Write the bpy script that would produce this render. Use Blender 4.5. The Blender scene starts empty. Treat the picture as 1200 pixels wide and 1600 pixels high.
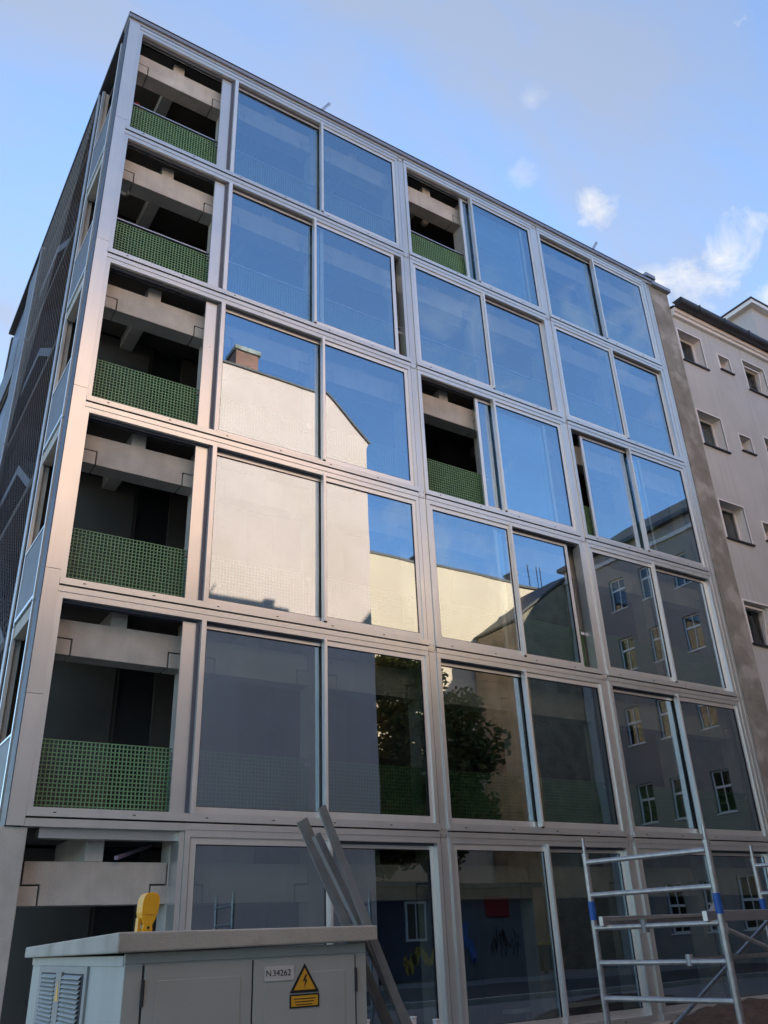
import bpy, math, random
from mathutils import Vector, Matrix
random.seed(7)
sc = bpy.context.scene
COL = sc.collection
R = math.radians

# ------------------------------------------------------------------ camera
cam_d = bpy.data.cameras.new("camera")
cam = bpy.data.objects.new("camera", cam_d)
COL.objects.link(cam)
sc.camera = cam
RW = Matrix(((0.84145869, -0.53900442, -0.03770285),
             (0.21473981, 0.39763663, -0.89206049),
             (0.49581658, 0.74253575, 0.45034051)))       # world -> lens axes (right, down, forward)
right, down, fwd = Vector(RW[0]), Vector(RW[1]), Vector(RW[2])
M3 = Matrix((right, -down, -fwd)).transposed()
cam.matrix_world = Matrix.Translation((-2.075, -10.9455, 1.4675)) @ M3.to_4x4()
cam_d.sensor_fit = 'VERTICAL'
cam_d.sensor_height = 24.0
cam_d.lens = 1321.7 / 1600.0 * 24.0
cam_d.clip_end = 3000.0
cam_d.clip_start = 0.05

# ------------------------------------------------------------------ light
SUN_EL, SUN_AZ = R(21.0), R(18.7)          # behind the glazed building, towards +y and a little +x
SUN_STRENGTH, SKY_STRENGTH, EXPOSURE = 2.85, 0.118, 1.68
w = bpy.data.worlds.new("World")
sc.world = w
w.use_nodes = True
nt = w.node_tree
for n in list(nt.nodes): nt.nodes.remove(n)
def N(t, **k):
    n = nt.nodes.new(t)
    for a, b in k.items(): setattr(n, a, b)
    return n
def LK(a, b): nt.links.new(a, b)
out = N('ShaderNodeOutputWorld'); bg = N('ShaderNodeBackground'); LK(bg.outputs[0], out.inputs[0])
bg.inputs[1].default_value = SKY_STRENGTH
sky = N('ShaderNodeTexSky', sky_type='NISHITA', sun_disc=False)
sky.sun_elevation = SUN_EL
sky.sun_rotation = SUN_AZ
sky.altitude = 100; sky.air_density = 1.0; sky.dust_density = 0.0; sky.ozone_density = 3.4
tc = N('ShaderNodeTexCoord')
def math_n(op, a, b=None, clamp=False):
    m = N('ShaderNodeMath', operation=op); m.use_clamp = clamp
    for i, v in enumerate((a, b)):
        if v is None: continue
        if isinstance(v, (int, float)): m.inputs[i].default_value = v
        else: LK(v, m.inputs[i])
    return m.outputs[0]
# thin high veil, everywhere in the sky
mp = N('ShaderNodeMapping'); LK(tc.outputs['Generated'], mp.inputs[0]); mp.inputs['Scale'].default_value = (1.0, 4.2, 2.6); mp.inputs['Rotation'].default_value = (0.3, 0.5, 0.6)
nv = N('ShaderNodeTexNoise'); LK(mp.outputs[0], nv.inputs[0]); nv.inputs['Scale'].default_value = 1.5; nv.inputs['Detail'].default_value = 7; nv.inputs['Roughness'].default_value = .52; nv.inputs['Distortion'].default_value = .4
rv = N('ShaderNodeValToRGB'); LK(nv.outputs[0], rv.inputs[0])
rv.color_ramp.elements[0].position = .30; rv.color_ramp.elements[1].position = .62
rv.color_ramp.elements[1].color = (.78, .78, .78, 1)
# small fair-weather clouds: noise puffs kept to patches of the sky
nc = N('ShaderNodeTexNoise'); LK(tc.outputs['Generated'], nc.inputs[0]); nc.inputs['Scale'].default_value = 15; nc.inputs['Detail'].default_value = 9; nc.inputs['Roughness'].default_value = .62
nc.inputs['Distortion'].default_value = .5
acc = None
PUFFS = [((.668, .400, .626), .040, 1.0), ((.690, .370, .630), .038, 1.0), ((.648, .42, .622), .034, .9), ((.570, .429, .700), .021, 1.0), ((.582, .428, .692), .016, .8),
         ((.498, .455, .739), .020, .40), ((.477, .404, .781), .014, .28), ((.735, .345, .580), .034, 1.0), ((.698, .305, .650), .022, 1.0),
         ((.66, -.43, .60), .10, .45), ((.56, -.735, .39), .09, .40), ((.50, -.60, .64), .07, .3), ((.78, -.35, .52), .10, .5),
         ((-.5, .6, .6), .1, .7), ((-.7, -.3, .6), .12, .7), ((-.2, -.8, .5), .1, .6), ((.9, .1, .4), .1, .8), ((-.6, .75, .3), .12, .8), ((.0, .9, .35), .12, .8)]
for (d, rad, amp) in PUFFS:
    dv = Vector(d).normalized()
    vd = N('ShaderNodeVectorMath', operation='DISTANCE'); LK(tc.outputs['Generated'], vd.inputs[0]); vd.inputs[1].default_value = dv
    f = math_n('DIVIDE', vd.outputs['Value'], rad * .85)
    f = math_n('SUBTRACT', 1.0, f)
    f = math_n('MAXIMUM', f, -1.0)
    s = math_n('MULTIPLY', f, .45)
    s = math_n('ADD', s, math_n('MULTIPLY', math_n('SUBTRACT', nc.outputs[0], .50), 2.6))
    s = math_n('MULTIPLY', s, 1.5 * amp, True)
    s = math_n('MINIMUM', s, amp)
    acc = s if acc is None else math_n('MAXIMUM', acc, s)
sdv = Vector((math.sin(SUN_AZ) * math.cos(SUN_EL), math.cos(SUN_AZ) * math.cos(SUN_EL), math.sin(SUN_EL)))
dp = N('ShaderNodeVectorMath', operation='DOT_PRODUCT'); LK(tc.outputs['Generated'], dp.inputs[0]); dp.inputs[1].default_value = sdv
ph = math_n('POWER', math_n('MAXIMUM', math_n('MULTIPLY_ADD', dp.outputs['Value'], .5), 0.0), 2.0)      # (1+cos)/2 squared
ph.node.inputs[0].links[0].from_node.inputs[0].links[0].from_node.inputs[2].default_value = .5
vc = N('ShaderNodeVectorMath', operation='SCALE'); vc.inputs[0].default_value = (1.48, 1.53, 1.64); LK(math_n('ADD', math_n('MULTIPLY', ph, .55), .5), vc.inputs['Scale'])
mixv = N('ShaderNodeMixRGB'); LK(math_n('MULTIPLY', rv.outputs[0], math_n('ADD', math_n('MULTIPLY', ph, .95), .06)), mixv.inputs[0]); LK(sky.outputs[0], mixv.inputs[1]); LK(vc.outputs[0], mixv.inputs[2])
mixc = N('ShaderNodeMixRGB'); LK(acc, mixc.inputs[0]); LK(mixv.outputs[0], mixc.inputs[1]); mixc.inputs[2].default_value = (2.6, 2.6, 2.62, 1)
LK(mixc.outputs[0], bg.inputs[0])

sd = bpy.data.lights.new("sun", 'SUN'); sun = bpy.data.objects.new("sun", sd); COL.objects.link(sun)
sd.energy = SUN_STRENGTH; sd.angle = R(.5); sd.color = (1.0, .85, .68)
sdir = Vector((math.sin(SUN_AZ) * math.cos(SUN_EL), math.cos(SUN_AZ) * math.cos(SUN_EL), math.sin(SUN_EL)))
sun.rotation_euler = sdir.to_track_quat('Z', 'Y').to_euler()
sun.location = sdir * 60

sc.render.engine = 'CYCLES'
vs = sc.view_settings
vs.view_transform = 'Standard'; vs.look = 'None'; vs.exposure = EXPOSURE; vs.gamma = 1.0; vs.use_curve_mapping = False
cy = sc.cycles
cy.max_bounces = 9; cy.diffuse_bounces = 4; cy.glossy_bounces = 5; cy.transmission_bounces = 6; cy.transparent_max_bounces = 24
cy.caustics_reflective = False; cy.caustics_refractive = False
cy.use_denoising = True
cy.sample_clamp_indirect = 6.0

# ------------------------------------------------------------------ materials
MATS = {}
def mat(name, col, rough=.6, metal=0., var=.12, scale=3., bump=0., bscale=40., spec=.5, streak=0., stain=None, stain_scale=.6, stain_lo=.5, stain_hi=.7):
    """plain surface: base colour with soft noise variation, optional stains, rain streaks and fine relief"""
    m = bpy.data.materials.new(name); m.use_nodes = True; t = m.node_tree; b = t.nodes['Principled BSDF']
    b.inputs['Roughness'].default_value = rough; b.inputs['Metallic'].default_value = metal
    b.inputs['Specular IOR Level'].default_value = spec
    co = t.nodes.new('ShaderNodeTexCoord'); g = t.nodes.new('ShaderNodeNewGeometry')
    def noise(sc_, det=5, vec=None):
        n = t.nodes.new('ShaderNodeTexNoise'); n.inputs['Scale'].default_value = sc_; n.inputs['Detail'].default_value = det
        t.links.new(vec or g.outputs['Position'], n.inputs['Vector']); return n
    c = t.nodes.new('ShaderNodeMixRGB')
    n1 = noise(scale)
    mr = t.nodes.new('ShaderNodeMapRange'); mr.inputs[1].default_value = .3; mr.inputs[2].default_value = .7
    t.links.new(n1.outputs[0], mr.inputs[0]); t.links.new(mr.outputs[0], c.inputs[0])
    c.inputs[1].default_value = (*[x * (1 - var) for x in col], 1); c.inputs[2].default_value = (*[min(1, x * (1 + var)) for x in col], 1)
    last = c.outputs[0]
    if streak:
        mpn = t.nodes.new('ShaderNodeMapping'); t.links.new(g.outputs['Position'], mpn.inputs[0]); mpn.inputs['Scale'].default_value = (7, 7, .35)
        n2 = noise(1.0, 6, mpn.outputs[0]); r2 = t.nodes.new('ShaderNodeMapRange'); r2.inputs[1].default_value = .5; r2.inputs[2].default_value = .75; r2.inputs[4].default_value = streak
        t.links.new(n2.outputs[0], r2.inputs[0]); k = t.nodes.new('ShaderNodeMixRGB'); t.links.new(r2.outputs[0], k.inputs[0]); t.links.new(last, k.inputs[1])
        k.inputs[2].default_value = (*[x * .45 for x in col], 1); last = k.outputs[0]
    if stain:
        n3 = noise(stain_scale, 7); r3 = t.nodes.new('ShaderNodeMapRange'); r3.inputs[1].default_value = stain_lo; r3.inputs[2].default_value = stain_hi
        t.links.new(n3.outputs[0], r3.inputs[0]); k = t.nodes.new('ShaderNodeMixRGB'); t.links.new(r3.outputs[0], k.inputs[0]); t.links.new(last, k.inputs[1])
        k.inputs[2].default_value = (*stain, 1); last = k.outputs[0]
    oi = t.nodes.new('ShaderNodeObjectInfo'); om = t.nodes.new('ShaderNodeMapRange'); om.inputs[3].default_value = .92; om.inputs[4].default_value = 1.04
    t.links.new(oi.outputs['Random'], om.inputs[0]); vm = t.nodes.new('ShaderNodeVectorMath'); vm.operation = 'SCALE'; t.links.new(last, vm.inputs[0]); t.links.new(om.outputs[0], vm.inputs['Scale']); last = vm.outputs[0]
    t.links.new(last, b.inputs['Base Color'])
    rn = noise(scale * 4); rr = t.nodes.new('ShaderNodeMapRange'); rr.inputs[3].default_value = max(.02, rough - .08); rr.inputs[4].default_value = min(1, rough + .1)
    t.links.new(rn.outputs[0], rr.inputs[0]); t.links.new(rr.outputs[0], b.inputs['Roughness'])
    if bump:
        bn = noise(bscale, 4); bb = t.nodes.new('ShaderNodeBump'); bb.inputs['Strength'].default_value = bump; bb.inputs['Distance'].default_value = .01
        t.links.new(bn.outputs[0], bb.inputs['Height']); t.links.new(bb.outputs[0], b.inputs['Normal'])
    MATS[name] = m; return m

def glass_mat(name, refl, tint_t, tint_r=(1, 1, 1), wav=.012):
    """coated architectural pane: mirror-like coating over a tinted see-through sheet"""
    m = bpy.data.materials.new(name); m.use_nodes = True; t = m.node_tree
    for n in list(t.nodes): t.nodes.remove(n)
    o = t.nodes.new('ShaderNodeOutputMaterial'); mx = t.nodes.new('ShaderNodeMixShader'); gl = t.nodes.new('ShaderNodeBsdfGlossy'); tr = t.nodes.new('ShaderNodeBsdfTransparent')
    gl.inputs['Roughness'].default_value = 0.0; gl.inputs['Color'].default_value = (*tint_r, 1); tr.inputs['Color'].default_value = (*tint_t, 1)
    lw = t.nodes.new('ShaderNodeLayerWeight'); lw.inputs[0].default_value = .5
    fr = t.nodes.new('ShaderNodeMath'); fr.operation = 'POWER'; t.links.new(lw.outputs['Facing'], fr.inputs[0]); fr.inputs[1].default_value = 5.0
    ma = t.nodes.new('ShaderNodeMath'); ma.operation = 'MULTIPLY_ADD'; t.links.new(fr.outputs[0], ma.inputs[0]); ma.inputs[1].default_value = 1 - refl; ma.inputs[2].default_value = refl; ma.use_clamp = True
    t.links.new(ma.outputs[0], mx.inputs[0]); t.links.new(tr.outputs[0], mx.inputs[1]); t.links.new(gl.outputs[0], mx.inputs[2]); t.links.new(mx.outputs[0], o.inputs[0])
    if wav:
        g = t.nodes.new('ShaderNodeNewGeometry'); n = t.nodes.new('ShaderNodeTexNoise'); n.inputs['Scale'].default_value = .9; n.inputs['Detail'].default_value = 1
        t.links.new(g.outputs['Position'], n.inputs['Vector']); b = t.nodes.new('ShaderNodeBump'); b.inputs['Strength'].default_value = wav; b.inputs['Distance'].default_value = .1
        t.links.new(n.outputs[0], b.inputs['Height']); t.links.new(b.outputs[0], gl.inputs['Normal'])
    MATS[name] = m; return m

mat('alu', (.71, .75, .725), .31, .68, .05, .9, .05, 90, .5, .10)
mat('alu_sash', (.80, .835, .805), .34, .64, .03, .8, 0, 40, .5, .06)
mat('alu_panel', (.73, .76, .73), .30, .68, .03, .5, .03, 3, .5, .08)
mat('alu_dark', (.10, .11, .14), .5, .3, .08, 2)
mat('return_blue', (.035, .042, .06), .5, .0, .06, 1)
mat('gap_black', (.012, .012, .014), .8, 0, .05, 2)
mat('screw', (.04, .04, .045), .4, .6, .05, 9)
mat('roof_cap', (.30, .33, .38), .4, .5, .06, .8)
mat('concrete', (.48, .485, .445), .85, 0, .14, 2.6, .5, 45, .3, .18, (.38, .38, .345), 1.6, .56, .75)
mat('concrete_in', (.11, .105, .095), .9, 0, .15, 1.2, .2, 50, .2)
mat('concrete_fin', (.255, .255, .225), .9, 0, .2, 2.2, .8, 24, .2, .25, (.40, .40, .365), 1.5, .50, .64)
mat('grating', (.15, .305, .15), .5, .0, .10, 3)
mat('steel', (.55, .55, .55), .35, .8, .06, 4)
mat('galv', (.26, .27, .265), .5, .35, .15, 9)
mat('scaff', (.42, .42, .41), .33, .6, .18, 14)
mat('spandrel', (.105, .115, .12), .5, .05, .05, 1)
mat('net', (.32, .33, .35), .5, .3, .05, 4)
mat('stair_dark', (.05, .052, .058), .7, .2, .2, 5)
mat('stair_edge', (.09, .093, .1), .5, .3, .1, 5)
mat('door_dark', (.03, .034, .036), .35, 0, .1, 2)
mat('render_pink', (.56, .585, .57), .9, 0, .05, .8, .3, 120, .2, .22, (.50, .515, .50), .7, .5, .68)
mat('white_trim', (.80, .80, .77), .7, 0, .05, 2, .05, 60)
mat('pvc', (.72, .72, .70), .35, 0, .02, 2)
mat('gutter', (.05, .055, .065), .5, .4, .2, 3)
mat('roof_tile', (.07, .055, .05), .8, 0, .2, 3, .4, 12)
mat('plaster_cream', (.82, .60, .505), .9, 0, .06, .35, .06, 25, .2, .08, (.77, .565, .46), .28, .50, .62)
mat('plaster_yellow', (.82, .61, .42), .9, 0, .05, .4, .05, 25, .2, .05, (.78, .575, .40), .3, .52, .64)
mat('plaster_grey', (.27, .245, .225), .9, 0, .07, .5, .2, 25, .2, .1)
mat('plaster_light', (.50, .49, .47), .9, 0, .05, .5)
mat('metal_edge', (.10, .085, .075), .6, .2, .1, 2)
mat('asphalt', (.052, .052, .054), .9, 0, .2, 1.2, .5, 60)
mat('paving', (.20, .195, .185), .9, 0, .12, 1.5, .4, 40)
mat('earth', (.085, .055, .038), .95, 0, .35, 5, .9, 14)
mat('cab_body', (.42, .445, .41), .6, 0, .06, 2.5, .08, 80, .35, .12, (.39, .39, .345), 2.5, .55, .75)
mat('cab_side_shaded', (.30, .315, .30), .6, 0, .06, 2.5, .08, 80, .35)  # cabinet grey again, with shade on the louvred side put into the colour
mat('cab_lid', (.47, .44, .375), .8, 0, .12, 3, .3, 70, .3, .16, (.33, .30, .245), 3.2, .52, .7)
mat('cab_dark', (.03, .032, .035), .8, 0, .1, 2)
mat('plate_white', (.62, .62, .60), .5, 0, .03, 4)
mat('ink', (.015, .015, .016), .6, 0, .02, 4)
mat('sign_yellow', (.72, .37, .02), .5, 0, .06, 6)
mat('strap_yellow', (.80, .42, .015), .38, 0, .10, 9)
mat('label_blue', (.015, .10, .38), .45, 0, .08, 8)
mat('ply', (.16, .12, .085), .7, 0, .2, 6)
mat('purple_bar', (.36, .30, .44), .4, .4, .08, 5)
mat('bark', (.07, .05, .035), .95, 0, .3, 6, .8, 18)
mat('hut_wall', (.17, .165, .165), .85, 0, .1, 1.1, .2, 30, .3, .2)
mat('hut_blue', (.03, .04, .09), .6, 0, .25, 2)
mat('sign_red', (.28, .02, .02), .5, 0, .05, 4)
mat('paint_yellow', (.45, .32, .03), .7, 0, .15, 5)
mat('paint_blue', (.10, .18, .42), .7, 0, .2, 5)
mat('bin_dark', (.035, .037, .04), .5, 0, .1, 3)
mat('cloth_red', (.35, .03, .03), .9, 0, .2, 12)
mat('cloth_blue', (.03, .06, .22), .9, 0, .2, 12)
mat('lamp_white', (.75, .75, .72), .4, 0, .02, 4)
mat('blind', (.50, .49, .46), .9, 0, .15, 5)
mat('curtain', (.15, .148, .145), .9, 0, .2, 5)
glass_mat('glass', .38, (.95, .99, .94), (.68, .84, 1.0), .011)
glass_mat('window_glass', .05, (.62, .65, .65), (1, 1, 1), .03)

def brick_mat(name, c1, c2, mortar, sx):
    m = bpy.data.materials.new(name); m.use_nodes = True; t = m.node_tree; b = t.nodes['Principled BSDF']
    g = t.nodes.new('ShaderNodeNewGeometry'); s = t.nodes.new('ShaderNodeSeparateXYZ'); t.links.new(g.outputs['Position'], s.inputs[0])
    a = t.nodes.new('ShaderNodeMath'); a.operation = 'ADD'; t.links.new(s.outputs[0], a.inputs[0]); t.links.new(s.outputs[1], a.inputs[1])
    cb = t.nodes.new('ShaderNodeCombineXYZ'); t.links.new(a.outputs[0], cb.inputs[0]); t.links.new(s.outputs[2], cb.inputs[1])
    k = t.nodes.new('ShaderNodeTexBrick'); t.links.new(cb.outputs[0], k.inputs['Vector'])
    k.inputs['Color1'].default_value = (*c1, 1); k.inputs['Color2'].default_value = (*c2, 1); k.inputs['Mortar'].default_value = (*mortar, 1)
    k.inputs['Scale'].default_value = sx; k.inputs['Mortar Size'].default_value = .012; k.inputs['Brick Width'].default_value = .25; k.inputs['Row Height'].default_value = .077
    n = t.nodes.new('ShaderNodeTexNoise'); n.inputs['Scale'].default_value = 1.4; n.inputs['Detail'].default_value = 6; t.links.new(g.outputs['Position'], n.inputs['Vector'])
    mx = t.nodes.new('ShaderNodeMixRGB'); mx.blend_type = 'MULTIPLY'; mx.inputs[0].default_value = .8; t.links.new(k.outputs[0], mx.inputs[1])
    rp = t.nodes.new('ShaderNodeValToRGB'); rp.color_ramp.elements[0].position = .3; rp.color_ramp.elements[0].color = (.5, .5, .45, 1); rp.color_ramp.elements[1].position = .7; rp.color_ramp.elements[1].color = (1, 1, 1, 1)
    t.links.new(n.outputs[0], rp.inputs[0]); t.links.new(rp.outputs[0], mx.inputs[2]); t.links.new(mx.outputs[0], b.inputs['Base Color']); b.inputs['Roughness'].default_value = .9
    bp = t.nodes.new('ShaderNodeBump'); bp.inputs['Strength'].default_value = .4; bp.inputs['Distance'].default_value = .01; t.links.new(k.outputs['Fac'], bp.inputs['Height']); bp.invert = True; t.links.new(bp.outputs[0], b.inputs['Normal'])
    MATS[name] = m
brick_mat('brick_red', (.46, .15, .085), (.36, .11, .07), (.30, .27, .24), 1.0)
brick_mat('brick_old', (.46, .32, .19), (.35, .25, .15), (.40, .35, .26), 1.0)

def leaf_mat(name, c1, c2):
    m = bpy.data.materials.new(name); m.use_nodes = True; t = m.node_tree
    for n in list(t.nodes): t.nodes.remove(n)
    o = t.nodes.new('ShaderNodeOutputMaterial'); d = t.nodes.new('ShaderNodeBsdfDiffuse'); tl = t.nodes.new('ShaderNodeBsdfTranslucent'); mx = t.nodes.new('ShaderNodeMixShader'); mx.inputs[0].default_value = .3
    g = t.nodes.new('ShaderNodeNewGeometry'); n = t.nodes.new('ShaderNodeTexNoise'); n.inputs['Scale'].default_value = 1.1; n.inputs['Detail'].default_value = 5; t.links.new(g.outputs['Position'], n.inputs['Vector'])
    r = t.nodes.new('ShaderNodeValToRGB'); r.color_ramp.elements[0].color = (*c1, 1); r.color_ramp.elements[1].color = (*c2, 1); r.color_ramp.elements[0].position = .35; r.color_ramp.elements[1].position = .65
    t.links.new(n.outputs[0], r.inputs[0]); t.links.new(r.outputs[0], d.inputs[0]); t.links.new(r.outputs[0], tl.inputs[0]); t.links.new(d.outputs[0], mx.inputs[1]); t.links.new(tl.outputs[0], mx.inputs[2]); t.links.new(mx.outputs[0], o.inputs[0])
    MATS[name] = m
leaf_mat('leaf', (.11, .14, .04), (.23, .18, .065))

# ------------------------------------------------------------------ mesh helpers
class MB:
    def __init__(s): s.v = []; s.f = []; s.m = []
    def box(s, x0, x1, y0, y1, z0, z1, m=0):
        b = len(s.v)
        s.v += [(x0, y0, z0), (x1, y0, z0), (x1, y1, z0), (x0, y1, z0), (x0, y0, z1), (x1, y0, z1), (x1, y1, z1), (x0, y1, z1)]
        for q in ((0, 3, 2, 1), (4, 5, 6, 7), (0, 1, 5, 4), (1, 2, 6, 5), (2, 3, 7, 6), (3, 0, 4, 7)):
            s.f.append(tuple(b + i for i in q)); s.m.append(m)
        return s
    def tube(s, a, b_, r, n=8, m=0, r2=None, caps=True):
        a, b_ = Vector(a), Vector(b_); d = (b_ - a).normalized(); u = d.orthogonal().normalized(); w_ = d.cross(u); b = len(s.v); r2 = r if r2 is None else r2
        for p, rr in ((a, r), (b_, r2)):
            for i in range(n):
                t = 2 * math.pi * i / n; q = p + (u * math.cos(t) + w_ * math.sin(t)) * rr; s.v.append(tuple(q))
        for i in range(n):
            j = (i + 1) % n; s.f.append((b + i, b + j, b + n + j, b + n + i)); s.m.append(m)
        if caps:
            s.f.append(tuple(b + i for i in reversed(range(n)))); s.m.append(m); s.f.append(tuple(b + n + i for i in range(n))); s.m.append(m)
        return s
    def bar(s, a, b_, w_, h, up=(0, 0, 1), m=0):
        a, b_ = Vector(a), Vector(b_); d = (b_ - a).normalized(); sd_ = d.cross(Vector(up)).normalized(); u = sd_.cross(d).normalized(); b = len(s.v)
        for p in (a, b_):
            for i, j in ((-1, -1), (1, -1), (1, 1), (-1, 1)): s.v.append(tuple(p + sd_ * (i * w_ / 2) + u * (j * h / 2)))
        for q in ((0, 1, 2, 3), (7, 6, 5, 4), (0, 4, 5, 1), (1, 5, 6, 2), (2, 6, 7, 3), (3, 7, 4, 0)): s.f.append(tuple(b + i for i in q)); s.m.append(m)
        return s
    def prism(s, pts, axis, a, b_, m=0):
        """polygon pts (2-D, counter-clockwise) extruded along axis from a to b_"""
        n = len(pts); b = len(s.v)
        def P(p, t): return {0: (t, p[0], p[1]), 1: (p[0], t, p[1]), 2: (p[0], p[1], t)}[axis]
        for t in (a, b_):
            for p in pts: s.v.append(P(p, t))
        s.f.append(tuple(b + i for i in range(n))); s.m.append(m); s.f.append(tuple(b + n + i for i in reversed(range(n)))); s.m.append(m)
        for i in range(n):
            j = (i + 1) % n; s.f.append((b + j, b + i, b + n + i, b + n + j)); s.m.append(m)
        return s
    def mesh(s, name, mats):
        me = bpy.data.meshes.new(name); me.from_pydata(s.v, [], s.f)
        for k in (mats if isinstance(mats, (list, tuple)) else [mats]): me.materials.append(MATS[k])
        if any(s.m): me.polygons.foreach_set('material_index', s.m)
        me.update(); return me
    def build(s, name, mats, parent=None, bevel=0, smooth=False):
        me = s.mesh(name, mats)
        return link(name, me, parent, bevel, smooth)
def link(name, me, parent=None, bevel=0, smooth=False, loc=None):
    o = bpy.data.objects.new(name, me); COL.objects.link(o)
    if parent is not None:
        o.parent = parent
        if parent.get('_world'): o.matrix_parent_inverse = Matrix.Translation(-Vector(parent.location))
    if loc is not None: o.location = loc
    if bevel:
        b = o.modifiers.new('bevel', 'BEVEL'); b.width = bevel; b.segments = 2; b.limit_method = 'ANGLE'; b.angle_limit = R(40)
    if smooth:
        for p in me.polygons: p.use_smooth = True
    return o
def tag(o, label=None, cat=None, group=None, kind=None):
    if label: o['label'] = label
    if cat: o['category'] = cat
    if group: o['group'] = group
    if kind: o['kind'] = kind
    return o
def thing(name, label, cat, loc=(0, 0, 0), rz=0, group=None, world=True):
    """Empty at the thing's base; parts are given in world coordinates when world is set, else in its own axes"""
    o = bpy.data.objects.new(name, None); COL.objects.link(o); o.location = loc; o.rotation_euler = (0, 0, rz); o.empty_display_size = .3
    if world: o['_world'] = 1
    return tag(o, label, cat, group)

# ------------------------------------------------------------------ the setting
g = MB()
g.v = [(-400, -400, 0), (400, -400, 0), (400, 400, 0), (-400, 400, 0)]; g.f = [(0, 1, 2, 3)]; g.m = [0]
tag(g.build('ground', 'paving'), kind='structure')
tag(MB().box(-60, 60, -13.4, -7.2, .0, .004).build('road', 'asphalt'), kind='structure')
tag(MB().box(-60, 60, -7.2, -7.06, .0, .12).build('kerb', 'concrete'), kind='structure')
# ------------------------------------------------------------------ the glazed building
MW = 2.0219
C = [.03] + [2.05 + MW * k for k in range(7)]           # module lines
L = [2.9 + 2.9 * k for k in range(6)]                   # floor lines; L[5] is the roof line
BAYS = [(0.05, 6.005, (1, 2, 3)), (6.175, 10.055, (4, 5)), (10.225, 14.10, (6, 7))]
B = thing('glazed_building', 'six storey building with silver framed sliding glass front and green mesh balconies', 'building', (7, 0, 0))

# which track each glazed panel runs on and how far it has been slid
TRACK = {5: 'RFxFRF', 4: 'RFFRFR', 3: 'RFxFRF', 2: 'RFFRFR', 1: 'RFRFRF', 0: 'FRFRFR'}   # rows 5 (top) .. 0 (ground), modules 2..7
SLIDE = {(5, 4): 1.60, (3, 4): 1.43, (3, 6): .36, (2, 5): -.26, (4, 3): -.17}

def sash(parent, x0, x1, z0, z1, yf, front, name='sash', jut=None):
    st, bt, tp = .075, .10, .085
    m = MB(); y0, y1 = yf, yf + .045
    m.box(x0, x0 + st, y0, y1, z0, z1); m.box(x1 - st, x1, y0, y1, z0, z1)
    m.box(x0 + st, x1 - st, y0 + .002, y1, z0, z0 + bt); m.box(x0 + st, x1 - st, y0 + .002, y1, z1 - tp, z1)
    # black gasket round the pane
    for a, b, c_, d in ((x0 + st, x0 + st + .008, z0 + bt, z1 - tp), (x1 - st - .008, x1 - st, z0 + bt, z1 - tp), (x0 + st + .008, x1 - st - .008, z0 + bt, z0 + bt + .008), (x0 + st + .008, x1 - st - .008, z1 - tp - .012, z1 - tp)):
        m.box(a, b, y0 + .006, y1 - .006, c_, d, 1)
    for side in (jut or ''):                       # ribbed interlock cover on the meeting stile
        a = x0 - .004 if side == 'l' else x1 - .046
        m.box(a, a + .05, y0 - .055, y0 - .001, z0 + .012, z1 + .02)
        m.box(a + .008, a + .042, y0 - .062, y0 - .054, z0 + .03, z1 + .02)
        m.box(a + .004, a + .046, y0 - .058, y0 - .004, z0 - .012, z0 + .011, 1)
    o = m.build(name, ['alu_sash', 'gap_black'], parent)
    tilt = random.uniform(-.004, .004); tl2 = random.uniform(-.003, .003)
    p = MB().box(x0 + st + .003, x1 - st - .003, y0 + .018, y0 + .026, z0 + bt + .003, z1 - tp - .003)
    xm, zm = (x0 + x1) / 2, (z0 + z1) / 2
    p.v = [(a, b + (a - xm) * tilt + (c_ - zm) * tl2, c_) for a, b, c_ in p.v]
    p.build('glass_pane', 'glass', parent)
    return o

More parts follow.
